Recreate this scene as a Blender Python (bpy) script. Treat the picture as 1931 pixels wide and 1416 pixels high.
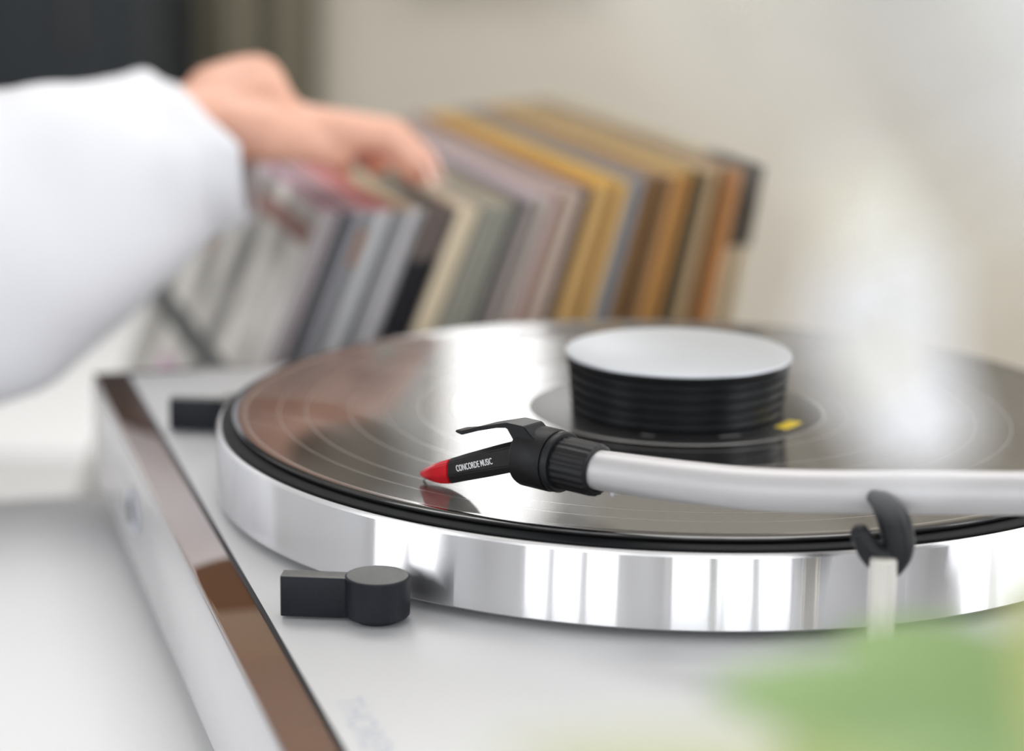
import bpy, bmesh, math, random
from mathutils import Vector, Matrix
random.seed(7)
for o in list(bpy.data.objects): bpy.data.objects.remove(o, do_unlink=True)
SC = bpy.context.scene
COL = SC.collection
Z0 = 0.985                      # height of the record surface above the floor (m)

# ------------------------------------------------------------------ camera
FPX = 4150.0
CAMP = Vector((0, -0.73167, Z0 + 0.17718))
yaw, pitch, roll = -0.0772, -0.2247, 0.015
fw = Vector((math.cos(pitch)*math.sin(yaw), math.cos(pitch)*math.cos(yaw), math.sin(pitch)))
rt0 = Vector((math.cos(yaw), -math.sin(yaw), 0)); up0 = rt0.cross(fw)
rt = rt0*math.cos(roll) + up0*math.sin(roll); up = -rt0*math.sin(roll) + up0*math.cos(roll)
cd = bpy.data.cameras.new('camera'); cam = bpy.data.objects.new('camera', cd); COL.objects.link(cam)
cam.matrix_world = Matrix(((rt.x, up.x, -fw.x, CAMP.x), (rt.y, up.y, -fw.y, CAMP.y), (rt.z, up.z, -fw.z, CAMP.z), (0, 0, 0, 1)))
cd.sensor_width = 36; cd.lens = FPX*36/1931; cd.clip_start = 0.01
cd.dof.use_dof = True; cd.dof.focus_distance = 0.632; cd.dof.aperture_fstop = 5.0
SC.camera = cam
def at(px, py, dep):            # survey helper: a point seen at (px, py), dep metres in front of the lens
    return CAMP + (fw + rt*((px-965.5)/FPX) + up*((708-py)/FPX))*dep

# ------------------------------------------------------------------ world, light, exposure
w = bpy.data.worlds.new('world'); SC.world = w; w.use_nodes = True
w.node_tree.nodes['Background'].inputs[0].default_value = (0.85, 0.92, 1.0, 1)
w.node_tree.nodes['Background'].inputs[1].default_value = 0.6
SC.view_settings.view_transform = 'Standard'; SC.view_settings.look = 'None'
SC.view_settings.exposure = -1.28; SC.view_settings.gamma = 1; SC.view_settings.use_curve_mapping = False
def area(name, loc, target, sx, sy, energy, col=(1, 1, 1)):
    l = bpy.data.lights.new(name, 'AREA'); l.shape = 'RECTANGLE'; l.size = sx; l.size_y = sy; l.energy = energy; l.color = col
    o = bpy.data.objects.new(name, l); COL.objects.link(o); o.location = loc; o.visible_camera = True
    o.rotation_euler = (Vector(target)-Vector(loc)).to_track_quat('-Z', 'Y').to_euler()
    return o
# daylight in the window openings (front wall behind the camera, right wall, narrow back window), the ceiling light panel, and added lights at the left and rear right
for i, (x, wd) in enumerate(((-1.40, .30), (-1.03, .30), (-.66, .30), (.18, .34), (.60, .34), (1.02, .34))):
    area('window_and_fill_light', (x, -2.44, 1.45), (x, 0, 1.4), wd, 1.6, 9*wd/.3, (.93, .96, 1))
for y, e in ((-.95, 44), (-.3, 15), (.35, 14)):
    area('window_and_fill_light', (2.34, y, 1.6), (0, y, 1.45), .52, 1.4, e, (.93, .96, 1))
area('window_and_fill_light', (2.34, 1.75, 1.6), (0, 1.75, 1.5), .7, 1.2, 50, (1, .985, .95))  # fill light added to brighten the right part of the back wall
for i, y in enumerate((-1.45, -1.0)):
    area('window_and_fill_light', (-2.24, y, 1.5), (0, y, 1.45), 0.36, 1.5, 14, (.95, .97, 1))  # added lights on the left wall, for more bright streaks in the platter
area('window_and_fill_light', (-.255, 2.36, 1.62), (-.255, 0, 1.62), .14, 1.0, 4.8, (.97, .98, 1))
area('ceiling_panel_light', (-.15, .75, 2.53), (-.15, .75, 0), 1.3, .9, 38, (1, .985, .96))

# ------------------------------------------------------------------ materials
def srgb(r, g, b):
    f = lambda c: (c/255/12.92) if c/255 <= .04045 else ((c/255+.055)/1.055)**2.4
    return (f(r), f(g), f(b), 1)
MATS = {}
def mat(name, col, rough=.5, metal=0, coat=0, ior=1.5, var=.06, scale=60, bump=0, sss=0, trans=0, spec=.5):
    if name in MATS: return MATS[name]
    m = bpy.data.materials.new(name); m.use_nodes = True; nt = m.node_tree; b = nt.nodes['Principled BSDF']
    b.inputs['Roughness'].default_value = rough; b.inputs['Metallic'].default_value = metal
    b.inputs['IOR'].default_value = ior; b.inputs['Coat Weight'].default_value = coat; b.inputs['Coat Roughness'].default_value = .03
    b.inputs['Specular IOR Level'].default_value = spec
    tc = nt.nodes.new('ShaderNodeTexCoord'); nz = nt.nodes.new('ShaderNodeTexNoise'); nz.inputs['Scale'].default_value = scale; nz.inputs['Detail'].default_value = 4
    nt.links.new(tc.outputs['Object'], nz.inputs['Vector'])
    mx = nt.nodes.new('ShaderNodeMix'); mx.data_type = 'RGBA'
    mx.inputs[6].default_value = tuple(c*(1-var) for c in col[:3])+(1,); mx.inputs[7].default_value = tuple(min(1, c*(1+var)) for c in col[:3])+(1,)
    nt.links.new(nz.outputs['Fac'], mx.inputs[0]); nt.links.new(mx.outputs[2], b.inputs['Base Color'])
    if sss:
        b.inputs['Subsurface Weight'].default_value = sss; b.inputs['Subsurface Radius'].default_value = (.012, .004, .002); b.inputs['Subsurface Scale'].default_value = .6
    if bump:
        bp = nt.nodes.new('ShaderNodeBump'); bp.inputs['Strength'].default_value = bump; bp.inputs['Distance'].default_value = .001
        nt.links.new(nz.outputs['Fac'], bp.inputs['Height']); nt.links.new(bp.outputs['Normal'], b.inputs['Normal'])
    if trans:                       # thin leaf or petal: part of the light passes through
        out = nt.nodes['Material Output']; t = nt.nodes.new('ShaderNodeBsdfTranslucent'); ms = nt.nodes.new('ShaderNodeMixShader'); ms.inputs[0].default_value = trans
        nt.links.new(mx.outputs[2], t.inputs['Color']); nt.links.new(b.outputs[0], ms.inputs[1]); nt.links.new(t.outputs[0], ms.inputs[2]); nt.links.new(ms.outputs[0], out.inputs['Surface'])
    MATS[name] = m; return m

def aniso(m, amount, rotation):
    nt = m.node_tree; b = nt.nodes['Principled BSDF']; t = nt.nodes.new('ShaderNodeTangent'); t.direction_type = 'RADIAL'; t.axis = 'Z'
    nt.links.new(t.outputs[0], b.inputs['Tangent']); b.inputs['Anisotropic'].default_value = amount; b.inputs['Anisotropic Rotation'].default_value = rotation

def turned(name, col, rough, an):
    m = bpy.data.materials.new(name); m.use_nodes = True; nt = m.node_tree; out = nt.nodes['Material Output']; nt.nodes.remove(nt.nodes['Principled BSDF'])
    g = nt.nodes.new('ShaderNodeBsdfAnisotropic'); g.distribution = 'GGX'; g.inputs['Roughness'].default_value = rough; g.inputs['Anisotropy'].default_value = an
    t = nt.nodes.new('ShaderNodeTangent'); t.direction_type = 'RADIAL'; t.axis = 'Z'; nt.links.new(t.outputs[0], g.inputs['Tangent'])
    tc = nt.nodes.new('ShaderNodeTexCoord'); nz = nt.nodes.new('ShaderNodeTexNoise'); nz.inputs['Scale'].default_value = 40; nt.links.new(tc.outputs['Object'], nz.inputs['Vector'])
    mx = nt.nodes.new('ShaderNodeMix'); mx.data_type = 'RGBA'; mx.inputs[6].default_value = tuple(c*.97 for c in col)+(1,); mx.inputs[7].default_value = tuple(col)+(1,)
    nt.links.new(nz.outputs['Fac'], mx.inputs[0]); nt.links.new(mx.outputs[2], g.inputs['Color']); nt.links.new(g.outputs[0], out.inputs['Surface']); return m
M_ALU = turned('turned_aluminium', (.88, .88, .89), .15, .92)
M_BEVEL = mat('platter_bevel', (.86, .85, .84, 1), .25, 1, var=.01)
M_BLACK = mat('black_satin', (.010, .011, .013, 1), .42, var=.1, spec=.3)
M_RUBBER = mat('black_rubber', (.008, .009, .010, 1), .6, var=.1, spec=.2)
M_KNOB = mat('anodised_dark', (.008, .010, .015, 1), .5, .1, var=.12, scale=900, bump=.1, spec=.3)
M_KNOB_LIT = mat('anodised_dark_lit', (.15, .15, .145, 1), .5, .3, var=.2, scale=1500, bump=.15)  # same knob finish, light on the upward faces put into the colour
M_PLATE = mat('grey_aluminium_plate', (.62, .62, .625, 1), .38, .25, var=.02, scale=500)
M_RIM = mat('gloss_walnut', (.155, .068, .030, 1), .03, ior=1.75, coat=1, var=.25, scale=9)
M_FRONT = mat('silver_front', (.66, .65, .66, 1), .22, .35, var=.02)
M_SILVER = mat('satin_silver_tube', (.54, .53, .535, 1), .48, .45, var=.02)
M_TRANSP = mat('pale_plastic', (.72, .70, .64, 1), .25, .3, var=.03)
M_WHITE = mat('white_lacquer', (.83, .83, .84, 1), .28, var=.01, scale=3)
M_TABLE = mat('white_table', (.90, .90, .90, 1), .35, var=.01, scale=3)
M_INK = mat('white_print', (.9, .9, .9, 1), .5, var=.02)
M_LOGO = mat('grey_blue_print', (.50, .52, .57, 1), .5, var=.05)
M_RED = mat('red_stylus', (.62, .004, .012, 1), .18, coat=.5, var=.2, scale=300)
M_GUN = mat('cartridge_shell', (.020, .019, .0185, 1), .42, .1, var=.15, scale=1500, bump=.12, spec=.3)
M_COL = mat('collar_black', (.007, .007, .008, 1), .45, var=.1, scale=900, bump=.1, spec=.3)
M_LABEL = mat('black_label', (.012, .012, .013, 1), .35)
M_YELLOW = mat('yellow_print', (.85, .62, .02, 1), .5)
M_PUCKTOP = mat('puck_silver', (.52, .54, .57, 1), .45, .5, var=.02)
M_SKIN = mat('skin', srgb(224, 170, 146), .45, sss=.08, var=.08, scale=40)
M_SHIRT = mat('white_cotton', (.76, .76, .79, 1), .8, var=.02, scale=300, bump=.1)

def vinyl(name, rough, mixw, grooves=True):
    m = bpy.data.materials.new(name); m.use_nodes = True; nt = m.node_tree; b = nt.nodes['Principled BSDF']; out = nt.nodes['Material Output']
    b.inputs['Base Color'].default_value = (.012, .011, .011, 1); b.inputs['Roughness'].default_value = rough; b.inputs['IOR'].default_value = 1.7
    if grooves:                     # light smeared across the grooves, towards and away from the spindle
        g = nt.nodes.new('ShaderNodeBsdfAnisotropic'); g.distribution = 'GGX'
        g.inputs['Color'].default_value = (.34, .33, .315, 1); g.inputs['Roughness'].default_value = .12; g.inputs['Anisotropy'].default_value = .93
        t = nt.nodes.new('ShaderNodeTangent'); t.direction_type = 'RADIAL'; t.axis = 'Z'; nt.links.new(t.outputs[0], g.inputs['Tangent'])
        # fine groove density changes from band to band
        tc = nt.nodes.new('ShaderNodeTexCoord'); ln = nt.nodes.new('ShaderNodeVectorMath'); ln.operation = 'LENGTH'; nt.links.new(tc.outputs['Object'], ln.inputs[0])
        nz = nt.nodes.new('ShaderNodeTexNoise'); nz.noise_dimensions = '1D'; nz.inputs['Scale'].default_value = 900; nt.links.new(ln.outputs['Value'], nz.inputs['W'])
        mr = nt.nodes.new('ShaderNodeMapRange'); mr.inputs[3].default_value = mixw*.7; mr.inputs[4].default_value = mixw*1.3; nt.links.new(nz.outputs['Fac'], mr.inputs[0])
        ms = nt.nodes.new('ShaderNodeMixShader'); nt.links.new(mr.outputs[0], ms.inputs[0])
        nt.links.new(b.outputs[0], ms.inputs[1]); nt.links.new(g.outputs[0], ms.inputs[2]); nt.links.new(ms.outputs[0], out.inputs['Surface'])
    return m
M_VINYL = vinyl('vinyl_grooves', .06, .36)
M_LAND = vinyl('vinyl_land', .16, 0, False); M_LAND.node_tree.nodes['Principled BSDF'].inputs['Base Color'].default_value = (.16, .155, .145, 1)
M_EDGE = vinyl('vinyl_edge', .12, 0, False)

# ------------------------------------------------------------------ mesh helpers
def link(name, me, mats, parent=None, smooth=False, loc=None):
    o = bpy.data.objects.new(name, me); COL.objects.link(o)
    for m in (mats if isinstance(mats, (list, tuple)) else [mats]): me.materials.append(m)
    if smooth:
        for p in me.polygons: p.use_smooth = True
    if parent: o.parent = parent
    if loc is not None: o.location = loc
    return o
def pyd(name, v, f, idx=None):
    me = bpy.data.meshes.new(name); me.from_pydata([tuple(a) for a in v], [], f); me.update()
    if idx:
        for p, i in zip(me.polygons, idx): p.material_index = i
    return me
def fixn(me):
    bm = bmesh.new(); bm.from_mesh(me); bmesh.ops.recalc_face_normals(bm, faces=bm.faces); bm.to_mesh(me); bm.free(); return me
def sharp(me, ang=35):
    bm = bmesh.new(); bm.from_mesh(me)
    for e in bm.edges: e.smooth = len(e.link_faces) != 2 or e.calc_face_angle(0) < math.radians(ang)
    for f in bm.faces: f.smooth = True
    bm.to_mesh(me); bm.free(); return me
def lathe(name, prof, n=96, mats_idx=None, cap0=True, cap1=True):
    v, f, ix = [], [], []
    for r, z in prof:
        for k in range(n):
            a = 2*math.pi*k/n; v.append((r*math.cos(a), r*math.sin(a), z))
    for i in range(len(prof)-1):
        for k in range(n):
            k2 = (k+1) % n; f.append((i*n+k, i*n+k2, (i+1)*n+k2, (i+1)*n+k)); ix.append(mats_idx[i] if mats_idx else 0)
    if cap0: f.append(tuple(range(n))[::-1]); ix.append(mats_idx[0] if mats_idx else 0)
    if cap1: f.append(tuple((len(prof)-1)*n+k for k in range(n))); ix.append(mats_idx[-1] if mats_idx else 0)
    return sharp(fixn(pyd(name, v, f, ix)))
def box(name, lo, hi, bev=0, seg=2):
    bm = bmesh.new(); bmesh.ops.create_cube(bm, size=1)
    for q in bm.verts: q.co = Vector([lo[i]+(q.co[i]+.5)*(hi[i]-lo[i]) for i in range(3)])
    if bev: bmesh.ops.bevel(bm, geom=list(bm.edges), offset=bev, segments=seg, profile=.5, affect='EDGES')
    me = bpy.data.meshes.new(name); bm.to_mesh(me); bm.free(); return sharp(me)
def tube(name, pts, rad, n=24, flat=None, hemi=True, twist_up=None):
    """tapered tube along pts (Vectors); flat = (sx, sy) cross-section scale; ends rounded"""
    pts = [Vector(p) for p in pts]; rad = list(rad) if isinstance(rad, (list, tuple)) else [rad]*len(pts)
    if hemi:
        d0 = (pts[0]-pts[1]).normalized(); d1 = (pts[-1]-pts[-2]).normalized(); P, R = [], []
        for c in (1, .8, .4): P.append(pts[0]+d0*rad[0]*c*.98); R.append(rad[0]*math.sqrt(max(0, 1-c*c))+1e-6)
        P += pts; R += rad
        for c in (.4, .8, 1): P.append(pts[-1]+d1*rad[-1]*c*.98); R.append(rad[-1]*math.sqrt(max(0, 1-c*c))+1e-6)
        pts, rad = P, R
    v, f = [], []; u = None
    for i, p in enumerate(pts):
        d = (pts[min(i+1, len(pts)-1)]-pts[max(i-1, 0)]).normalized()
        if u is None:
            u = Vector(twist_up) if twist_up else (Vector((0, 0, 1)) if abs(d.z) < .9 else Vector((1, 0, 0)))
        u = (u-d*u.dot(d)).normalized(); s = d.cross(u)
        for k in range(n):
            a = 2*math.pi*k/n; fx, fy = flat or (1, 1)
            v.append(p+(u*math.sin(a)*fy+s*math.cos(a)*fx)*rad[i])
    for i in range(len(pts)-1):
        for k in range(n): f.append((i*n+k, i*n+(k+1) % n, (i+1)*n+(k+1) % n, (i+1)*n+k))
    f.append(tuple(range(n))[::-1]); f.append(tuple((len(pts)-1)*n+k for k in range(n)))
    return sharp(fixn(pyd(name, v, f)), 50)
def prism(name, poly, y0, y1, bev=0):
    """poly in (x, z) extruded along y"""
    n = len(poly); v = [(x, y0, z) for x, z in poly]+[(x, y1, z) for x, z in poly]
    f = [tuple(range(n)), tuple(range(2*n-1, n-1, -1))]+[(i, (i+1) % n, n+(i+1) % n, n+i) for i in range(n)]
    me = fixn(pyd(name, v, f))
    if bev:
        bm = bmesh.new(); bm.from_mesh(me); bmesh.ops.bevel(bm, geom=list(bm.edges), offset=bev, segments=2, affect='EDGES'); bm.to_mesh(me); bm.free()
    return sharp(me)
def joinm(name, meshes):
    bm = bmesh.new()
    for m in meshes: bm.from_mesh(m)
    me = bpy.data.meshes.new(name); bm.to_mesh(me); bm.free(); return me
def smoothpath(pts, n=8):
    pts = [Vector(p) for p in pts]; out = []
    for i in range(len(pts)-1):
        p0, p1, p2, p3 = pts[max(i-1, 0)], pts[i], pts[i+1], pts[min(i+2, len(pts)-1)]
        for k in range(n):
            t = k/n; out.append(.5*((2*p1)+(p2-p0)*t+(2*p0-5*p1+4*p2-p3)*t*t+(3*p1-p0-3*p2+p3)*t**3))
    out.append(pts[-1]); return out
def remesh(name, meshes, voxel, smooth=4):
    o = bpy.data.objects.new('tmp', joinm('tmp', meshes)); COL.objects.link(o)
    m = o.modifiers.new('r', 'REMESH'); m.mode = 'VOXEL'; m.voxel_size = voxel
    s = o.modifiers.new('s', 'SMOOTH'); s.iterations = smooth; s.factor = .5
    dg = bpy.context.evaluated_depsgraph_get(); me = bpy.data.meshes.new_from_object(o.evaluated_get(dg)); me.name = name
    bpy.data.objects.remove(o, do_unlink=True)
    for p in me.polygons: p.use_smooth = True
    return me
def text(name, s, size, mt, parent, mtx, sx=1, ext=.0001):
    c = bpy.data.curves.new('t', 'FONT'); c.body = s; c.size = size; c.extrude = ext; c.resolution_u = 3; c.offset = size*.004
    o = bpy.data.objects.new('t', c); COL.objects.link(o); dg = bpy.context.evaluated_depsgraph_get()
    me = bpy.data.meshes.new_from_object(o.evaluated_get(dg)); bpy.data.objects.remove(o, do_unlink=True); me.name = name
    me.transform(Matrix.Diagonal((sx, 1, 1, 1))); me.transform(mtx); me.materials.clear()
    return link(name, me, mt, parent)
def tag(o, label=None, cat=None, group=None, kind=None):
    if label: o['label'] = label
    if cat: o['category'] = cat
    if group: o['group'] = group
    if kind: o['kind'] = kind
    return o
def empty(name, loc, rz=0):
    o = bpy.data.objects.new(name, None); COL.objects.link(o); o.location = loc; o.rotation_euler = (0, 0, rz); o.empty_display_size = .05; return o
def struct(name, me, m, parent=None):
    o = link(name, me, m, parent)
    if not parent: o['kind'] = 'structure'
    return o

# ------------------------------------------------------------------ the room
M_WALL = mat('warm_wall', srgb(214, 206, 191), .9, var=.02, scale=2)
M_FLOOR = mat('grey_floor', srgb(176, 172, 170), .4, var=.1, scale=6)
M_WALLW = mat('white_wall', srgb(226, 227, 230), .9, var=.02, scale=2)
M_CEIL = mat('white_ceiling', (.8, .79, .77, 1), .9, var=.01)
XL, XR, YF, YB, ZC = -2.3, 2.4, -2.5, 2.42, 2.6
struct('floor', box('floor', (XL, YF, -.1), (XR, YB, 0)), M_FLOOR)
struct('ceiling', box('ceiling', (XL, YF, ZC), (XR, YB, ZC+.1)), M_CEIL)
struct('wall_back', box('wall_back', (XL, YB, 0), (XR, YB+.1, ZC)), M_WALL)
struct('wall_left', box('wall_left', (XL-.1, YF, 0), (XL, YB, ZC)), M_WALLW)
struct('wall_right', box('wall_right', (XR, YF, 0), (XR+.1, YB, ZC)), M_WALLW)
struct('wall_front', box('wall_front', (XL, YF-.1, 0), (XR, YF, ZC)), M_WALLW)
struct('baseboard_back', box('bb', (XL, YB-.015, 0), (XR, YB, .09), .004), M_WHITE)
M_FRAME = mat('white_frame', (.8, .8, .79, 1), .4, var=.01)
def window(name, c, half_w, half_h, axis, mull=()):
    """white frame round an opening, c on the wall surface"""
    me = []
    t = .05
    for (a0, a1, z0, z1) in tuple((m-.035, m+.035, -half_h, half_h) for m in mull)+((-half_w-t, half_w+t, half_h, half_h+t), (-half_w-t, half_w+t, -half_h-t, -half_h), (-half_w-t, -half_w, -half_h, half_h), (half_w, half_w+t, -half_h, half_h)):
        if axis == 'x': me.append(box('b', (c[0]+a0, c[1]-.04, c[2]+z0), (c[0]+a1, c[1]+.04, c[2]+z1), .004))
        else: me.append(box('b', (c[0]-.04, c[1]+a0, c[2]+z0), (c[0]+.04, c[1]+a1, c[2]+z1), .004))
    return struct(name, joinm(name, me), M_FRAME)
window('window_1', (-1.03, YF+.04, 1.45), .54, .83, 'x', (-.185, .185)); window('window_2', (.60, YF+.04, 1.45), .62, .83, 'x', (-.21, .21)); window('added_left_window', (XL+.04, -1.225, 1.5), .43, .78, 'y', (0,))  # the left wall frame is added too, round the lights for the platter streaks
window('window_3', (XR-.04, -.3, 1.6), .95, .75, 'y', (-.325, .325)); window('window_4', (-.255, YB-.04, 1.62), .09, .53, 'x'); window('added_rear_right_window', (XR-.04, 1.75, 1.6), .38, .63, 'y')  # the rear right frame is added round the fill light for the back wall

cl_ = link('ceiling_light', joinm('cl', [box('b', (-.15+a, .75+b, 2.525), (-.15+c, .75+d, 2.6), .003) for a, b, c, d in ((-.69, -.49, .69, -.45), (-.69, .45, .69, .49), (-.69, -.45, -.65, .45), (.65, -.45, .69, .45))]), M_FRAME)
tag(cl_, 'flat white rectangular ceiling light above the table', 'lamp')
# dark cabinet and olive curtain far behind, to the left
dk = empty('tall_cabinet', (-.98, 2.2, 0)); tag(dk, 'tall dark charcoal cabinet in the far left background', 'cabinet')
M_DARK = mat('charcoal_lacquer', srgb(30, 36, 41), .5, var=.15, scale=2); M_DARK2 = mat('charcoal_edge', srgb(62, 62, 62), .5, var=.1)
link('body', box('body', (-.62, -.16, 0), (.0, .19, 2.1), .006), M_DARK, dk)
d = link('door', box('door', (-.6, -.18, .06), (-.03, -.161, 2.07), .004), M_DARK, dk); link('handle', tube('h', [(-.08, -.2, .95), (-.08, -.2, 1.2)], .006), M_DARK2, d)
for o in dk.children: o.location.x = .29
def curtain(x0, x1, y, amp, folds, z0, z1, ph=0):
    v, f = [], []; n = 90
    for i in range(n+1):
        u = i/n; x = x0+(x1-x0)*u; a = amp*(math.sin(u*folds*2*math.pi+ph)+.35*math.sin(u*folds*4.7*math.pi+1))
        v += [(x, y+a, z0), (x, y+a*.8, (z0+z1)/2), (x, y+a*.5, z1)]
    for i in range(n):
        for k in range(2): f.append((3*i+k, 3*i+3+k, 3*i+4+k, 3*i+1+k))
    me = pyd('c', v, f); return me
M_CURT = mat('olive_curtain', srgb(132, 126, 108), .9, var=.1, scale=30, bump=.2)
cu = link('curtain', curtain(-.682, -.515, 2.34, .022, 2.5, .03, 2.4), M_CURT, smooth=True); cu.modifiers.new('s', 'SOLIDIFY').thickness = .003
tag(cu, 'olive grey curtain hanging in folds beside the dark cabinet', 'curtain')

# ------------------------------------------------------------------ table and riser
RZ = math.atan2(.364, .931)      # the turntable stands turned to the camera
nv = Vector((math.cos(RZ), math.sin(RZ), 0)); tv = Vector((-math.sin(RZ), math.cos(RZ), 0))
def W(n, t, z): return nv*n/1000+tv*t/1000+Vector((0, 0, Z0+z/1000))
ZT = Z0-.265
tb = empty('table', (.2, .3, 0)); tag(tb, 'long white table carrying the turntable and the row of records', 'table')
link('tabletop', box('tabletop', (-.86, -1.0, ZT-.035), (1.2, .56, ZT), .004), M_TABLE, tb)
for x in (-.78, 1.12):
    for y in (-.92, .48): link('leg', box('leg', (x-.03, y-.03, 0), (x+.03, y+.03, ZT-.035), .003), M_TABLE, tb)
sb = empty('sideboard', (-.72, 1.23, 0)); tag(sb, 'low white sideboard standing beyond the table at the left', 'sideboard')
link('body', box('body', (-.48, -.34, .06), (.50, .34, ZT-.02), .003), M_TABLE, sb); link('top', box('top', (-.49, -.35, ZT-.02), (.51, .35, ZT-.001), .003), M_TABLE, sb)
for x in (-.32, .01, .34):
    dd = link('door', box('door', (x-.155, -.357, .08), (x+.155, -.341, ZT-.03), .002), M_TABLE, sb); link('knob', lathe('k', [(.006, 0), (.006, .01), (.010, .014), (.009, .020)], 24), M_SILVER, dd)
    dd.children[0].location = (x+.12, -.357, .45); dd.children[0].rotation_euler = (math.pi/2, 0, 0)
ZR = Z0-.088
rs = link('riser', box('riser', (-.33, -.36, ZT-ZR), (.24, .252, 0), .004), M_TABLE); rs.location = (0, 0, ZR); rs.rotation_euler.z = RZ
tag(rs, 'low white box lifting the turntable off the table', 'platform')

# ------------------------------------------------------------------ the turntable (local frame: x = n, y = t, z from the feet up)
TT = empty('turntable', (0, 0, ZR), RZ)
tag(TT, 'turntable with mirror-polished platter, grey top plate and glossy brown front rim', 'turntable')
def L(n, t, z): return Vector((n/1000, t/1000, Z0-ZR+z/1000))       # mm relative to record centre -> turntable frame
def lbox(name, a, b, m, parent=TT, bev=.0006):
    p, q = L(*a), L(*b); return link(name, box(name, p, q, bev), m, parent)
ZP = -28.0
N0, N1, TA, TB = -173.2, 195, -278, 228
lbox('plinth', (N0, TA, -74), (N1, TB, ZP-4), M_FRONT, bev=.0012)
lbox('walnut_rim', (N0+.2, TA+.2, ZP-4), (N1-.2, TB-.2, ZP-1.4), M_RIM, bev=.0011)['label'] = 'glossy brown polished rim'
tp = lbox('top_plate', (-159.6, TA+10, ZP-1.5), (N1-10, TB-12, ZP), M_PLATE, bev=.0005)
lbox('seam', (-160.5, TA+9, ZP-1.6), (N1-9, TB-11, ZP-.15), M_BLACK, bev=.0001)
for n in (N0+30, N1-30):
    for t in (TA+35, TB-35):
        o = link('foot', lathe('foot', [(.020, 0), (.022, .002), (.022, .010), (.017, .015)], 40), M_RUBBER, TT); o.location = (n/1000, t/1000, 0)
# badge on the front face and lettering on the plate
bm_ = lathe('badge', [(.004, 0), (.0075, .0), (.0078, .0006), (.0075, .0009), (.0045, .0009)], 40, cap0=False, cap1=False)
bd = link('badge', bm_, M_LOGO, TT); bd.location = L(N0, 97, -52); bd.rotation_euler = (0, -math.pi/2, 0); bd.scale = (1, 1.9, 1)
text('lettering', 'THORENS', .0105, M_LOGO, TT, Matrix.Translation(L(-155.5, -165, ZP+.02)) @ Matrix.Rotation(-math.pi/2, 4, 'Z'), 1.0, .00002)
# platter
pf = [(.020, -25.6), (.150, -25.6), (.1552, -25.6), (.1558, -25.0), (.1558, -4.2), (.1550, -3.0), (.1500, -2.94), (.010, -2.94)]
pl = link('platter', lathe('platter', [(r, z/1000) for r, z in pf], 256, [0, 0, 1, 0, 1, 1, 1]), [M_ALU, M_BEVEL], TT); pl.location = L(0, 0, 0)
mt_ = link('slipmat', lathe('slipmat', [(r, z/1000) for r, z in [(.004, -2.94), (.1528, -2.94), (.1542, -2.7), (.1542, -2.2), (.1530, -1.75), (.004, -1.75)]], 256), M_RUBBER, pl)
sub = link('sub_platter', lathe('sub_platter', [(.070, -.0278), (.070, -.0256)], 64), M_BLACK, TT); sub.location = L(0, 0, 0)
# speed and start knobs with lever
def knob(n, t, lab):
    k = link('knob', lathe('knob', [(.0062, -.0005), (.0062, .0012), (.0086, .0013), (.0092, .0020), (.0092, .0126), (.0088, .0130), (.0086, .01305), (.0084, .0130)], 72, [0, 0, 0, 0, 0, 0, 1, 1]), [M_KNOB, M_KNOB_LIT], TT)
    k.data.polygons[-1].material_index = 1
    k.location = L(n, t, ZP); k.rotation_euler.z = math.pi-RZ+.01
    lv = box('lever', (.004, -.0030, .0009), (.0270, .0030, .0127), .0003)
    lv = link('lever', lv, [M_KNOB, M_KNOB_LIT], k)
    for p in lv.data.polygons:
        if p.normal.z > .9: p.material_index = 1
    for a in (-1.9, -1.45):
        q = link('set_screw', lathe('s', [(.0005, 0), (.0005, .0006)], 12), M_SILVER, k); q.location = (math.cos(a+math.pi)*.0075*-1, math.sin(a+math.pi)*-.0088+.0002, .0017); q.rotation_euler = (math.pi/2, 0, 0)
    return k
knob(-130.5, -108.5, 'near'); knob(-130.5, 109, 'far')

# tonearm -------------------------------------------------------------
S = Vector((-107.0, -68.4, 0)); Fd = Vector((-.54, .8417, 0)).normalized(); Sd = Vector((-Fd.y, Fd.x, 0))
def A(x, s, z): p = S+Fd*x+Sd*s; return L(p.x, p.y, z)              # cartridge frame: x forward, s sideways
axis_z = 15.6
p0 = A(-56, 0, axis_z); p1 = A(-68, 0, 15.9); p2 = L(-51, -145.5, 16.5); p3 = L(-28.8, -162.2, 17.5); p4 = L(22.5, -191.6, 21.5)
dirn = (p4-p3).normalized(); p5 = p4+dirn*.060
path = [p0]+smoothpath([p1, p2, p3, p4, p5], 8)
rr = [.0056]+[.0056+.0002*min(1, i/6) for i in range(len(path)-1)]
ta = link('tonearm', tube('tonearm', path, rr, 40, hemi=False), M_SILVER, TT); ta['label'] = 'satin silver curved arm tube'
def AM(x, z=axis_z): # matrix: local z -> along -F (towards the pivot), local x -> up
    zd = -Fd; xd = Vector((0, 0, 1)); yd = zd.cross(xd); o = A(x, 0, z)
    return Matrix(((xd.x, yd.x, zd.x, o.x), (xd.y, yd.y, zd.y, o.y), (xd.z, yd.z, zd.z, o.z), (0, 0, 0, 1)))
def alathe(name, prof, x, m, parent=ta, n=64, z=axis_z):
    me = lathe(name, [(r/1000, a/1000) for r, a in prof], n); me.transform(AM(x, z)); return link(name, me, m, parent)
def flute(me, rmin, amp, count, x, z=axis_z): # knurled grip: shallow lengthwise flutes
    inv = AM(x, z).inverted()
    for q in me.vertices:
        c = inv @ q.co; r = math.hypot(c.x, c.y)
        if r > rmin:
            a = math.atan2(c.y, c.x); k = 1-amp*(.5+.5*math.cos(a*count)); c.x *= k; c.y *= k; q.co = AM(x, z) @ c
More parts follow.
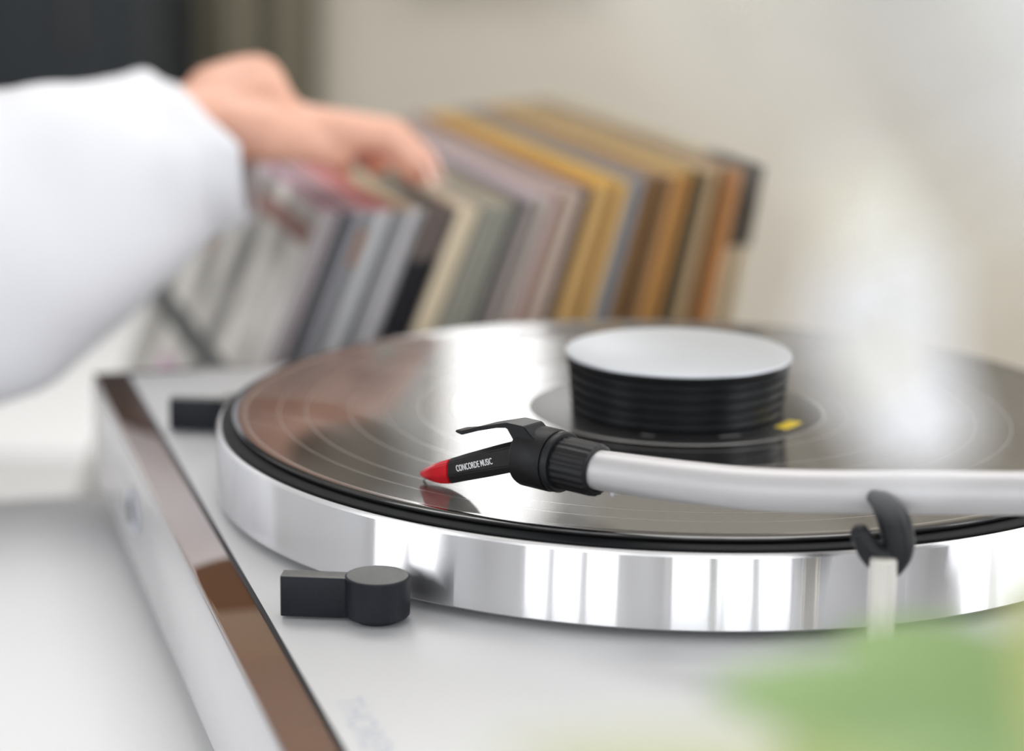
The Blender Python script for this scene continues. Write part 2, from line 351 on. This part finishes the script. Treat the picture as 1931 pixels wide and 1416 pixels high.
ls = alathe('locking_sleeve', [(5.7, 0), (7.2, .1), (7.5, .5), (7.5, 12.2), (7.3, 12.9), (6.6, 13.2), (6.0, 13.3), (5.65, 12.4)], -53.2, M_COL, n=180); flute(ls.data, .0072, .03, 22, -53.2)
alathe('locking_ring', [(6.2, 0), (8.5, .1), (8.7, .5), (8.7, 1.9), (8.4, 2.4), (6.2, 2.5)], -51.6, M_BLACK)
pin = link('bayonet_pin', tube('pin', [A(-71, -.5, 9.6), A(-71, -.5, 10.8)], .0010, 16), M_SILVER, ta)
cl = alathe('headshell_collar', [(3, 0), (7.6, 0), (8.7, .9), (9.0, 1.8), (9.0, 11.2), (8.7, 11.8), (3, 12)], -39.6, M_COL)
# cartridge body: slim shell, sloping down to the red stylus block, with a dark lower facet
def loft(name, secs, m, parent, bev=0):
    """secs: list of (x, [(s, z), ...]) rings in the cartridge frame"""
    v, f = [], []; n = len(secs[0][1])
    for x, ring in secs:
        for s, z in ring: v.append(A(x[0] if isinstance(x, tuple) else x, s, z))
    for i in range(len(secs)-1):
        for k in range(n): f.append((i*n+k, i*n+(k+1) % n, (i+1)*n+(k+1) % n, (i+1)*n+k))
    f.append(tuple(range(n))); f.append(tuple((len(secs)-1)*n+k for k in range(n)))
    me = fixn(pyd(name, v, f))
    if bev:
        bm = bmesh.new(); bm.from_mesh(me); bmesh.ops.bevel(bm, geom=list(bm.edges), offset=bev, segments=2, affect='EDGES'); bm.to_mesh(me); bm.free()
    return link(name, sharp(me, 25), m, parent)
def ring8(w, z0, zf, zt, z1, wb, wt): # bottom, lower facet height, upper facet height, top
    return [(-wb, z0), (-w, zf), (-w, zt), (-wt, z1), (wt, z1), (w, zt), (w, zf), (wb, z0)]
cb = loft('cartridge_shell', [(-12.9, ring8(3.7, 1.9, 4.6, 8.5, 9.6, 2.4, 2.6)), (-19, ring8(3.9, 4.0, 6.5, 10.9, 12.2, 2.5, 2.6)),
     (-29, ring8(4.0, 7.3, 9.7, 14.9, 16.2, 2.5, 2.6)), (-36.5, ring8(4.0, 9.9, 12.0, 17.6, 19.0, 2.5, 2.6)), (-41, ring8(4.0, 10.2, 12.2, 18.9, 20.2, 2.5, 2.6))], M_GUN, ta, .0003)
st = loft('stylus_block', [(.9, ring8(.7, 1.6, 1.9, 2.4, 2.7, .4, .4)), (-1.5, ring8(2.0, 1.2, 1.8, 3.6, 4.2, 1.2, 1.3)), (-5, ring8(3.0, 1.0, 2.6, 5.3, 6.1, 1.9, 2.0)), (-9, ring8(3.6, 1.2, 3.6, 6.9, 8.0, 2.3, 2.5)), (-12.8, ring8(3.7, 1.9, 4.5, 8.4, 9.5, 2.4, 2.6))], M_RED, ta, .00025)
st['label'] = 'red stylus block at the tip'
link('needle', tube('needle', [A(-2.2, 0, 1.5), A(-.3, 0, .35), A(0, 0, .02)], [.00035, .0003, .0001], 10), M_SILVER, st)
slope = math.atan2(12.4-7.0, 32.5-17.3)
xd = (-Fd*math.cos(slope)+Vector((0, 0, 1))*math.sin(slope)); yd = (Fd*math.sin(slope)+Vector((0, 0, 1))*math.cos(slope)); zd = xd.cross(yd)
sgn = 1 if zd.dot(Sd) > 0 else -1
o_ = A(-17.0, sgn*3.98, 6.75)
text('lettering', 'CONCORDE MUSIC', .00268, M_INK, cb, Matrix(((xd.x, yd.x, zd.x, o_.x), (xd.y, yd.y, zd.y, o_.y), (xd.z, yd.z, zd.z, o_.z), (0, 0, 0, 1))), .62, .00012)
# finger lift: a flat bent strip from the collar
fl = []
side = sgn
lift = [(-43, 15), (-42.6, 17.6), (-37.6, 23.9), (-34, 23.3), (-27, 21.2), (-20.5, 18.8), (-16.8, 18.6)]
lift2 = [(-54, 15.5), (-52.6, 18.6), (-44, 25.5), (-37.5, 25.5), (-27, 22.4), (-20.5, 20.0), (-16.6, 19.3)]
wid = [4.2, 4.2, 4.4, 4.6, 4.6, 4.2, 2.6]; off = [2.0*side]*7
v, f = [], []
for (a, b), (c, e), h, oo in zip(lift, lift2, wid, off):
    v += [A(a, oo-h, b), A(a, oo+h, b), A(c, oo+h, e), A(c, oo-h, e)]
for i in range(6):
    for k in range(4): f.append((i*4+k, i*4+(k+1) % 4, i*4+4+(k+1) % 4, i*4+4+k))
f += [(0, 1, 2, 3), (24, 25, 26, 27)]
me = fixn(pyd('finger_lift', v, f)); bm = bmesh.new(); bm.from_mesh(me); bmesh.ops.bevel(bm, geom=list(bm.edges), offset=.0003, segments=2, affect='EDGES'); bm.to_mesh(me); bm.free()
link('finger_lift', sharp(me, 30), M_BLACK, ta)
# pivot tower, gimbal, counterweight (right of the frame)
pv = p5
link('pivot_base', lathe('pivot_base', [(.034, 0), (.034, .004), (.030, .006), (.020, .007), (.020, .026), (.018, .028)], 64), M_SILVER, TT).location = (pv.x, pv.y, L(0, 0, ZP).z)
gm = link('gimbal', lathe('gimbal', [(.014, -.016), (.017, -.014), (.017, .014), (.014, .017)], 48), M_BLACK, TT); gm.location = pv
link('counterweight_stub', tube('stub', [p5, p5+dirn*.055], .005, 24), M_SILVER, ta)
cwm = lathe('cw', [(.006, 0), (.015, .0), (.016, .001), (.016, .024), (.015, .025), (.006, .025)], 64)
cw = link('counterweight', cwm, M_BLACK, ta); cw.location = p5+dirn*.026; cw.rotation_euler = dirn.to_track_quat('Z', 'Y').to_euler()
# arm rest: post and black clip
def wl(v): return TT.matrix_world.inverted() @ v
bpy.context.view_layer.update()
ad = .574
q_ = wl(at(1663, 1120, ad)); ar = link('arm_rest', lathe('arm_rest', [(.0048, 0), (.0048, .0008), (.0036, .001), (.0036, .0325), (.0030, .0332)], 40), M_TRANSP, TT)
ar.location = (q_.x, q_.y, L(0, 0, ZP).z); ar['label'] = 'pale arm rest post with black clip'
pa = [wl(at(x, y, ad)) for x, y in ((1648, 938), (1664, 950), (1682, 974), (1693, 1008), (1695, 1040), (1688, 1066), (1676, 1086))]
pb = [wl(at(x, y, ad)) for x, y in ((1622, 1006), (1634, 1024), (1650, 1040), (1672, 1046), (1688, 1030))]
pc = [wl(at(x, y, ad)) for x, y in ((1622, 1012), (1630, 1040), (1642, 1062))]
me = joinm('clip', [tube('a', smoothpath(pa, 5), [.0014+.0030*math.sin(math.pi*min(1, (i+3)/34))**1.2 for i in range(31)], 20), tube('b', smoothpath(pb, 5), .0026, 16), tube('c', smoothpath(pc, 5), [.0024-.0001*i for i in range(11)], 16)])
link('clip', me, M_BLACK, ar).matrix_parent_inverse = Matrix.Translation(-ar.location)

# ------------------------------------------------------------------ the record and the record weight
RC = empty('vinyl_record', (0, 0, Z0-.00175)); tag(RC, 'black vinyl record playing on the platter, ringed with groove bands', 'record')
gaps = [58, 76, 88, 99.5, 111.5, 126, 135]
ids = []
prof2 = []
prof2.append((.0036, 0)); prof2.append((.0500, 0)); ids.append(1)
r0 = 50
for g in gaps:
    prof2.append(((g-.32)/1000, 0)); ids.append(0 if r0 > 58 else 2)
    prof2.append(((g+.32)/1000, .00001)); ids.append(1); r0 = g
prof2 += [(.1458, 0), (.1470, .0001), (.1485, .00028), (.1497, .00022), (.1504, -.0001), (.1505, -.0006), (.1503, -.0012), (.1490, -.0016), (.0036, -.0016)]
ids += [0, 1, 2, 2, 2, 2, 2, 2, 2]
prof2 = [(r, z+.00175) for r, z in prof2]
rd = link('vinyl_disc', lathe('vinyl_disc', prof2, 360, ids, False, False), [M_VINYL, M_LAND, M_EDGE], RC)
lb = link('label', lathe('label', [(.0036, .00176), (.0492, .00176), (.0494, .0019), (.0490, .00198), (.0036, .00198)], 128, None, False, False), M_LABEL, RC)
def arc_patch(name, r0, r1, a0, a1, z, m, parent):
    v, f = [], []; n = 14
    for i in range(n+1):
        a = math.radians(a0+(a1-a0)*i/n); v += [(r0*math.cos(a), r0*math.sin(a), z), (r1*math.cos(a), r1*math.sin(a), z)]
    for i in range(n): f.append((2*i, 2*i+1, 2*i+3, 2*i+2))
    return link(name, pyd(name, v, f), m, parent)
arc_patch('label_print', .0395, .0445, -36, -20, .00201, M_YELLOW, lb)['label'] = 'yellow print on the label'
M_GREYINK = mat('grey_print', (.25, .25, .25, 1), .5)
for a0, a1 in ((-106, -100), (-70, -60)): arc_patch('label_text', .0405, .0418, a0, a1, .00201, M_GREYINK, lb)
link('label_ring', lathe('label_ring', [(.0492, .00176), (.0497, .0020), (.0502, .0020), (.0507, .00176)], 128, None, False, False), M_LAND, lb)
PK = empty('record_weight', (0, 0, Z0+.00023)); tag(PK, 'ribbed black record weight with pale disc top on the spindle', 'record weight')
pp = [(.0352, 0), (.0362, .0008), (.0363, .0030)]
for i in range(4):
    z = .0030+i*.0036; r = .0364+i*.00038; pp += [(r, z), (r-.0016, z+.0004), (r-.0016, z+.0013), (r+.0001, z+.0015)]
pp += [(.0381, .0178), (.0384, .0182), (.0384, .0190)]
link('body', lathe('body', pp, 160), mat('puck_black', (.008, .009, .010, 1), .35, var=.1), PK)
link('top_disc', lathe('top_disc', [(.0385, .0188), (.0386, .0190), (.0384, .01965), (.0378, .0199), (.0003, .0199)], 160), M_PUCKTOP, PK)

# ------------------------------------------------------------------ the row of record sleeves
ROWT = .270
stripes = [ # px0, px1 (width share), spine colour, top-edge colour, wording
 (546, 581, (176, 166, 168), (240, 200, 218), 'mauve grey'), (581, 606, (84, 84, 88), (228, 186, 204), 'dark grey'), (606, 627, (140, 140, 144), (228, 180, 194), 'mid grey'),
 (627, 680, (205, 205, 206), (225, 18, 10), 'pale grey'), (680, 708, (140, 140, 142), (228, 190, 100), 'grey'), (708, 744, (198, 195, 196), (214, 200, 170), 'light grey'),
 (747, 797, (18, 18, 28), (110, 100, 96), 'black'), (797, 839, (214, 198, 170), (232, 220, 202), 'cream'), (839, 910, (146, 144, 132), (222, 212, 196), 'grey green'),
 (910, 934, (98, 92, 90), (140, 118, 160), 'dark taupe'), (934, 981, (186, 174, 166), (222, 212, 226), 'pale taupe'), (981, 998, (160, 112, 108), (214, 206, 222), 'dusty red'),
 (998, 1036, (190, 168, 152), (244, 222, 224), 'pinkish beige'), (1036, 1063, (104, 92, 90), (180, 90, 84), 'brown grey'), (1063, 1134, (208, 168, 104), (255, 200, 66), 'golden tan'),
 (1134, 1171, (122, 132, 142), (196, 190, 190), 'slate blue'), (1171, 1225, (134, 100, 62), (196, 190, 182), 'brown'), (1225, 1263, (184, 132, 66), (250, 222, 146), 'amber brown'),
 (1263, 1300, (104, 88, 60), (240, 216, 160), 'dark olive'), (1300, 1337, (190, 160, 118), (176, 170, 160), 'tan'), (1337, 1371, (166, 112, 58), (160, 160, 152), 'rust brown'), (1371, 1419, (192, 174, 144), (206, 190, 164), 'stone beige')]
def n_at(px):                    # position along the row (m) of a spine at mid height
    return (-78 + (px-560)*.2484)/1000
SIDE = .315
def cover_mat():
    m = bpy.data.materials.new('cover_print'); m.use_nodes = True; nt = m.node_tree; b = nt.nodes['Principled BSDF']; b.inputs['Roughness'].default_value = .35
    tc = nt.nodes.new('ShaderNodeTexCoord'); mp = nt.nodes.new('ShaderNodeMapping'); mp.inputs['Scale'].default_value = (1, 9, 6); nt.links.new(tc.outputs['Object'], mp.inputs['Vector'])
    nz = nt.nodes.new('ShaderNodeTexNoise'); nz.inputs['Scale'].default_value = 2.2; nz.inputs['Detail'].default_value = 2; nt.links.new(mp.outputs[0], nz.inputs['Vector'])
    cr = nt.nodes.new('ShaderNodeValToRGB'); nt.links.new(nz.outputs['Fac'], cr.inputs[0])
    cr.color_ramp.elements[0].position = .34; cr.color_ramp.elements[0].color = srgb(128, 128, 126); cr.color_ramp.elements[1].position = .62; cr.color_ramp.elements[1].color = srgb(248, 246, 240)
    nt.links.new(cr.outputs[0], b.inputs['Base Color']); return m
M_COVER = cover_mat()
def sleeve_mesh(w):
    """card jacket with a softly rounded spine and slightly open far edge; x = thickness, y = depth, z = height"""
    h = w/2; ring = [(-h, .0008), (-h*.6, .0001), (h*.6, .0001), (h, .0008), (h*.9, SIDE), (h*.35, SIDE), (h*.3, SIDE-.004), (-h*.3, SIDE-.004), (-h*.35, SIDE), (-h*.9, SIDE)]
    n = len(ring); v = [(x, y, 0) for x, y in ring]+[(x, y, SIDE) for x, y in ring]
    f = [tuple(range(n))[::-1], tuple(range(n, 2*n))]+[(i, (i+1) % n, n+(i+1) % n, n+i) for i in range(n)]
    ix = [1, 1]+[0 if i < 3 else 2 for i in range(n)]
    return fixn(pyd('jacket', v, f, ix))
ncount = 0
ordn = []
for si, (a, b, sc, tcx, word) in enumerate(stripes):
    width = n_at(b)-n_at(a); k = max(1, round(width/.0046)); wj = width/k
    for j in range(k):
        ordn.append((n_at(a)+wj*(j+.5), wj*.86, sc, tcx, word, si, j, k))
words_of = {}
for i, (nc, wj, sc, tcx, word, si, j, k) in enumerate(ordn):
    u = i/(len(ordn)-1); th = math.radians(21.5-11.5*max(0, u-.35)/.65)
    zr = -.012
    base_n = nc-(zr+.265)*math.tan(th)
    jit = random.uniform(-.004, .004)
    sv = random.uniform(.9, 1.06)
    s_ = empty('record_sleeve', W(base_n*1000, (ROWT+jit)*1000, -265+math.sin(th)*wj*500)); s_.rotation_euler = (0, 0, 0)
    s_.matrix_world = Matrix.Translation(W(base_n*1000, (ROWT+jit)*1000, -265+math.sin(th)*wj*500)) @ Matrix.Rotation(RZ, 4, 'Z') @ Matrix.Rotation(th, 4, 'Y')
    cs = tuple(min(255, c*sv) for c in sc); ct = tuple(min(255, c*random.uniform(.94, 1.04)) for c in tcx)
    ms_ = mat('spine_%d_%d' % (si, j), srgb(*cs), .55, var=.12, scale=40); mtp = mat('edge_%d_%d' % (si, j), srgb(*ct), .6, var=.06, scale=40)
    link('jacket', sleeve_mesh(wj), [ms_, mtp, M_COVER if i == 0 else ms_], s_)
    lab = '%s record sleeve' % word
    if k > 1: lab += ', '+{2: ('left', 'right'), 3: ('left', 'middle', 'right'), 4: ('leftmost', 'second', 'third', 'rightmost')}[k][j]+' of its %s' % {2: 'pair', 3: 'three', 4: 'four'}[k]
    if i == 0: lab = 'leftmost leaning record sleeve, its blotchy white cover facing the camera'
    tag(s_, lab+(', leaning in the row' if i else ''), 'record sleeve', 'record sleeves leaning in a row')
    if word == 'stone beige': link('title_band', box('tb', (-wj*.505, -.0003, .276), (wj*.505, .05, .3152)), mat('band_dark', srgb(70, 60, 46), .5), s_)
    if word == 'pale grey' and j == 0: link('title_band', box('tb', (-wj*.505, -.0003, .288), (wj*.505, .02, .306)), mat('band_orange', srgb(196, 130, 70), .5), s_)
    if word == 'black': link('title_band', box('tb', (-wj*.505, -.0003, .290), (wj*.505, .02, .3152)), mat('band_taupe', srgb(110, 98, 92), .5), s_)
    if i == 0:
        def pr(nm, y0, y1, z0, z1, c): link(nm, box(nm, (-wj*.5-.0004, y0, z0), (-wj*.5-.0001, y1, z1)), mat('print_'+nm, srgb(*c), .4), s_)
        pr('dark_print', .0, .31, .212, .226, (80, 84, 86)); pr('pink_print', .10, .22, .168, .200, (206, 172, 196)); pr('orange_print', .20, .25, .262, .278, (232, 176, 146)); pr('brown_print', .01, .14, .296, .306, (150, 112, 104))

# ------------------------------------------------------------------ the person reaching in from the left
PS = empty('person', (-.86, .30, 0)); tag(PS, 'person in a white shirt reaching in from the left to flick through records', 'person')
CS = .92
def hp(x, y, d): return at(x, y, d*.905)
def cap(pts, rad, n=14): return tube('c', pts, [r*CS for r in rad] if isinstance(rad, (list, tuple)) else rad*CS, n)
H = []
wrist = hp(395, 235, 1.085); palm0 = hp(430, 225, 1.09); mcp_i = hp(498, 178, 1.085); mcp_m = hp(492, 158, 1.105); mcp_r = hp(478, 158, 1.125); mcp_p = hp(462, 165, 1.14)
H += [cap([hp(200, 330, 1.04), hp(330, 262, 1.07), wrist], [.025, .0235, .0235]),
      cap([wrist, mcp_i], [.021, .0125]), cap([wrist, mcp_m], [.021, .0130]), cap([wrist, mcp_r], [.021, .0125]), cap([wrist, mcp_p], [.019, .0115]),
      cap([hp(470, 215, 1.09), hp(560, 250, 1.10)], [.018, .015]),
      cap([mcp_i, hp(552, 238, 1.085), hp(640, 248, 1.09), hp(726, 258, 1.10), hp(790, 326, 1.112)], [.0120, .0108, .0098, .0090, .0076]),
      cap([mcp_m, hp(546, 228, 1.105), hp(640, 240, 1.115), hp(742, 252, 1.125), hp(806, 312, 1.135)], [.0118, .0104, .0092, .0084, .0072]),
      cap([mcp_r, hp(545, 232, 1.13), hp(600, 242, 1.135), hp(672, 258, 1.145), hp(712, 312, 1.148)], [.0108, .0096, .0088, .0078, .0066]),
      cap([mcp_p, hp(560, 232, 1.155), hp(622, 268, 1.16), hp(650, 312, 1.162)], [.0096, .0078, .007, .006]),
      cap([hp(432, 245, 1.075), hp(505, 254, 1.075), hp(572, 268, 1.08), hp(638, 292, 1.095)], [.0165, .0145, .0105, .0076]),
      cap([hp(400, 175, 1.095), hp(462, 146, 1.10), hp(488, 142, 1.10)], [.014, .0115, .0105])]
CS = 1.0
elbow = Vector((-.58, .12, Z0-.06)); sho = Vector((-.80, .30, Z0+.33)); hip = Vector((-.90, .36, Z0-.10))
neck = Vector((-.90, .42, Z0+.42)); head = Vector((-.87, .42, Z0+.60))
so2 = Vector((-1.0, .58, Z0+.33))
H += [cap([hp(200, 330, 1.04), elbow], [.026, .040]), cap([elbow, sho], [.042, .055]), cap([sho, (sho+so2)/2, so2], [.06, .085, .06]),
      cap([(sho+so2)/2+Vector((0, 0, -.04)), hip+Vector((-.0, .08, 0))], [.10, .12]), cap([neck+Vector((0, 0, -.05)), neck+Vector((0, 0, .08))], [.055, .05]),
      cap([head+Vector((-.02, 0, .045)), head+Vector((.0, 0, .0)), head+Vector((.02, 0, -.055))], [.088, .085, .055]),
      cap([head+Vector((.078, 0, .012)), head+Vector((.092, 0, -.018))], [.008, .011]),
      cap([so2, Vector((-1.08, .70, Z0+.05)), Vector((-1.0, .66, Z0-.18))], [.055, .042, .028]),
      cap([Vector((-1.0, .66, Z0-.18)), Vector((-.985, .655, Z0-.26))], [.03, .028])]
for k, q in enumerate((-.03, -.01, .01, .03)): H.append(cap([Vector((-.985+q, .655, Z0-.26)), Vector((-.975+q*1.1, .65, Z0-.30)), Vector((-.965+q, .64, Z0-.335+.006*abs(k-1))) ], [.0105, .009, .007]))
H.append(cap([Vector((-.955, .645, Z0-.22)), Vector((-.93, .63, Z0-.26)), Vector((-.925, .625, Z0-.285))], [.013, .010, .008]))
for sgy in (-1, 1): H.append(cap([head+Vector((-.015, sgy*.083, .0)), head+Vector((-.015, sgy*.088, -.03))], [.014, .010]))
body = link('body', remesh('body', H, .0024, 5), M_SKIN, PS); body['label'] = 'bare hand with fingers bent over the record tops'
# nail, eyes, mouth, hair
M_NAIL = mat('nail', srgb(236, 190, 176), .25)
for (q, dp) in (((802, 318), 1.104), ((818, 306), 1.128)):
    p = hp(q[0], q[1], dp); link('fingernail', tube('n', [p, p+Vector((.003, 0, -.006))], .0038, 12, flat=(1, .35)), M_NAIL, PS)
M_EYE = mat('eye', (.06, .04, .03, 1), .2); M_LIP = mat('lip', srgb(190, 110, 104), .4); M_HAIR = mat('hair', srgb(60, 44, 34), .6, var=.3, scale=200)
for sgy in (-1, 1): link('eye', tube('e', [head+Vector((.076, sgy*.032, .018)), head+Vector((.079, sgy*.032, .018))], .009, 14), M_EYE, PS)
link('mouth', tube('m', [head+Vector((.078, -.02, -.055)), head+Vector((.084, 0, -.057)), head+Vector((.078, .02, -.055))], .005, 12), M_LIP, PS)
hr = [cap([head+Vector((-.03, y, .085)), head+Vector((-.075, y*1.1, .03)), head+Vector((-.08, y, -.06))], [.05, .045, .03]) for y in (-.05, 0, .05)]+[cap([head+Vector((.045, -.03, .10)), head+Vector((.045, .03, .10))], .03)]
link('hair', remesh('hair', hr, .006, 3), M_HAIR, PS)
# shirt: sleeve lofted round the forearm with a cuff, then torso
def sleeve_ring(c, ax, hh, hd, n, ph, wr):
    ax = ax.normalized(); u = (up-ax*up.dot(ax)).normalized(); s = ax.cross(u); out = []
    for k in range(n):
        a = 2*math.pi*k/n; q = 1+wr*math.sin(3*a+ph)+wr*.6*math.sin(5*a-ph*1.7)
        out.append(c+(u*math.sin(a)*hh+s*math.cos(a)*hd)*q)
    return out
secs = [((468, 292), 1.083, 112, .036), ((452, 291), 1.082, 124, .037), ((400, 300), 1.078, 136, .039), ((330, 335), 1.07, 178, .043), ((230, 380), 1.055, 222, .048), ((110, 425), 1.035, 260, .053), ((0, 462), 1.015, 285, .056), ((-130, 505), .995, 300, .058), ((-300, 545), .975, 300, .060)]
C_ = [hp(x, y, dp) for (x, y), dp, h, hd in secs]; rings = []
NR = 48; fine = []
for i in range(len(secs)-1):
    for k in range(5):
        t = k/5; fine.append((C_[i].lerp(C_[i+1], t), (secs[i][2]*(1-t)+secs[i+1][2]*t)/FPX*.905*(secs[i][1]*(1-t)+secs[i+1][1]*t), secs[i][3]*(1-t)+secs[i+1][3]*t))
fine.append((C_[-1], secs[-1][2]/FPX*.905*secs[-1][1], secs[-1][3]))
e1 = elbow+Vector((-.03, .0, -.01)); last = fine[-1]
for k in range(1, 8):
    t = k/7; fine.append((last[0].lerp(e1, t), last[1]*(1-t)+.068*t, last[2]*(1-t)+.066*t))
v, f = [], []
for i, (c, hh, hd) in enumerate(fine):
    ax = rt if i < 45 else (fine[min(i+1, len(fine)-1)][0]-fine[i-1][0])*-1
    wr = .006 if i < 8 else .040+.02*math.sin(i*.55)
    ring_ = sleeve_ring(c, ax.copy(), hh, hd, NR, i*.22, wr)
    if i < 22:                      # the cuff is cut on a slant and slips back over the wrist on top
        ring_ = [q-rt*.036*max(0, (q-c).dot(up)/hh)*(1-i/22) for q in ring_]
    v += ring_
for i in range(len(fine)-1):
    for k in range(NR): f.append((i*NR+k, i*NR+(k+1) % NR, (i+1)*NR+(k+1) % NR, (i+1)*NR+k))
slv = link('sleeve', fixn(pyd('sleeve', v, f)), M_SHIRT, PS, True); md = slv.modifiers.new('s', 'SOLIDIFY'); md.thickness = .0022; md.offset = 1
slv['label'] = 'loose white shirt sleeve with cuff'
sh = [cap([e1, sho], [.066, .075], 20), cap([sho, (sho+so2)/2, so2], [.078, .105, .078], 20), cap([(sho+so2)/2+Vector((0, 0, -.05)), hip+Vector((0, .08, -.10))], [.135, .15], 24),
      cap([so2, Vector((-1.08, .70, Z0+.05)), Vector((-1.005, .66, Z0-.16))], [.072, .06, .045], 20)]
link('shirt', remesh('shirt', sh, .008, 6), M_SHIRT, PS)
tr = []
for sgy in (-1, 1):
    b = Vector((-.91, .44+sgy*.095, 0)); tr.append(cap([b+Vector((0, 0, Z0-.16)), b+Vector((.02, 0, .50)), b+Vector((0, 0, .10))], [.10, .075, .055], 20))
tr.append(cap([Vector((-.91, .35, Z0-.14)), Vector((-.91, .53, Z0-.14))], .125, 20))
link('trousers', remesh('trousers', tr, .010, 5), mat('navy_cloth', srgb(44, 48, 62), .9, var=.1), PS)
for sgy in (-1, 1):
    b = Vector((-.91, .44+sgy*.095, 0)); link('shoe', tube('shoe', [b+Vector((-.06, 0, .045)), b+Vector((.05, 0, .045)), b+Vector((.15, 0, .035))], [.045, .046, .034], 20), M_BLACK, PS)
for o in PS.children: o.matrix_parent_inverse = Matrix.Translation(-PS.location)

# ------------------------------------------------------------------ blossom branch in a pot close to the lens
PB = at(2250, 1000, .30); PB.z = ZT
PL = empty('blossom_plant', PB); tag(PL, 'out of focus potted plant with green leaves and white blossom near the lens', 'plant')
M_LEAF = mat('leaf_green', srgb(190, 214, 158), .5, trans=.4, var=.12, scale=30); M_LEAF2 = mat('leaf_yellow_green', srgb(212, 216, 150), .5, trans=.4, var=.12, scale=30)
M_PETAL = mat('petal_white', (.95, .95, .97, 1), .6, trans=.15, var=.02); M_PETALC = mat('petal_cream', (.97, .95, .90, 1), .6, trans=.15, var=.02)
M_STEM = mat('stem', srgb(120, 140, 80), .6); M_POT = mat('pot_clay', srgb(200, 190, 178), .7); M_SOIL = mat('soil', srgb(60, 46, 36), .95, var=.4, scale=200, bump=.5); M_CENT = mat('blossom_centre', srgb(236, 230, 196), .6)
def blade(name, base, tip, width, normal, m, bend=.12, parent=PL):
    base, tip, normal = Vector(base), Vector(tip), Vector(normal); ax = tip-base; Ln = ax.length; ax.normalize(); normal = (normal-ax*normal.dot(ax)).normalized(); s = ax.cross(normal)
    v, f = [], []; n = 14; mcol = 6
    for i in range(n+1):
        u = i/n; wd = width*.5*(math.sin(math.pi*min(1, u**.8*.97+.03))**.8); c = base+ax*Ln*u+normal*bend*Ln*math.sin(math.pi*u)
        for k in range(mcol+1):
            q = k/mcol*2-1; v.append(c+s*wd*q+normal*(abs(q)**1.6)*wd*.28)
    for i in range(n):
        for k in range(mcol): a = i*(mcol+1)+k; f.append((a, a+1, a+mcol+2, a+mcol+1))
    o = link(name, pyd(name, v, f), m, parent, True); md = o.modifiers.new('s', 'SOLIDIFY'); md.thickness = .0005
    o.matrix_parent_inverse = Matrix.Translation(-PB); return o
M_TWIG = mat('pale_twig', srgb(222, 220, 204), .7)
def stem(a, b, r=.0018, m=None):
    a, b = Vector(a), Vector(b); mid = (a+b)/2+Vector((.01, -.006, .01)); o = link('stem', tube('stem', smoothpath([a, mid, b], 8), r, 10), m or M_STEM, PL); o.matrix_parent_inverse = Matrix.Translation(-PB)
crown = PB+Vector((0, 0, .075))
top = at(2180, 700, .28); fork = at(2300, 250, .22)
stem(crown, top, .0026); stem(top, fork, .0020)
cb_ = -fw
node = at(2060, 1330, .32); stem(crown, node)
# leaves: (base px, tip px, depth base, depth tip, width m, material)
for bp, tp_, d0, d1, wd, m in (((2080, 1440), (1320, 1296), .285, .30, .016, M_LEAF), ((2060, 1330), (1575, 1196), .31, .335, .010, M_LEAF), ((2080, 1520), (1400, 1440), .28, .285, .018, M_LEAF),
    ((2040, 1560), (1910, 1050), .255, .27, .009, M_LEAF2), ((1900, 1640), (900, 1450), .20, .195, .009, M_LEAF2), ((2080, 1440), (1640, 1300), .30, .295, .014, M_LEAF)):
    b_ = at(*bp, d0); blade('leaf', b_, at(*tp_, d1), wd, cb_+Vector((0, 0, .5)), m); stem(node if bp[1] < 1600 else crown, b_, .0012)
def blossom(px, py, dep, rad, n, face, ph, m):
    c = at(px, py, dep); face = Vector(face).normalized(); a = face.cross(Vector((0, 0, 1))).normalized(); b = a.cross(face)
    fl_ = link('blossom', tube('bl', [c-face*.001, c+face*.001], .0022, 14), M_CENT, PL); fl_.matrix_parent_inverse = Matrix.Translation(-PB)
    for k in range(n):
        t = ph+2*math.pi*k/n; d = a*math.cos(t)+b*math.sin(t)
        o = blade('petal', c+d*.001, c+d*rad+face*rad*.25, rad*1.1, face, m, -.1, fl_); o.matrix_parent_inverse = Matrix.Identity(4)
    stem(fork, c-face*.002, .0007, M_TWIG)
tilt = Vector((.75, -.5, .45))
blossom(1640, 690, .235, .0145, 5, tilt, .3, M_PETAL)
blossom(1680, 520, .245, .0095, 5, tilt, .8, M_PETAL)
blossom(1600, 420, .200, .0060, 5, tilt, .1, M_PETALC)
blossom(1370, -190, .112, .0135, 5, tilt, .9, M_PETALC)
blossom(1690, -50, .120, .0140, 5, tilt, .4, M_PETALC)
blossom(1930, 0, .125, .0140, 5, tilt, .2, M_PETAL)
link('pot', lathe('pot', [(.030, 0), (.034, .002), (.042, .070), (.044, .076), (.041, .076), (.039, .064)], 64, None, True, False), M_POT, PL)
link('soil', lathe('soil', [(.0405, .066), (.03, .070), (.001, .072)], 48, None, False, True), M_SOIL, PL)
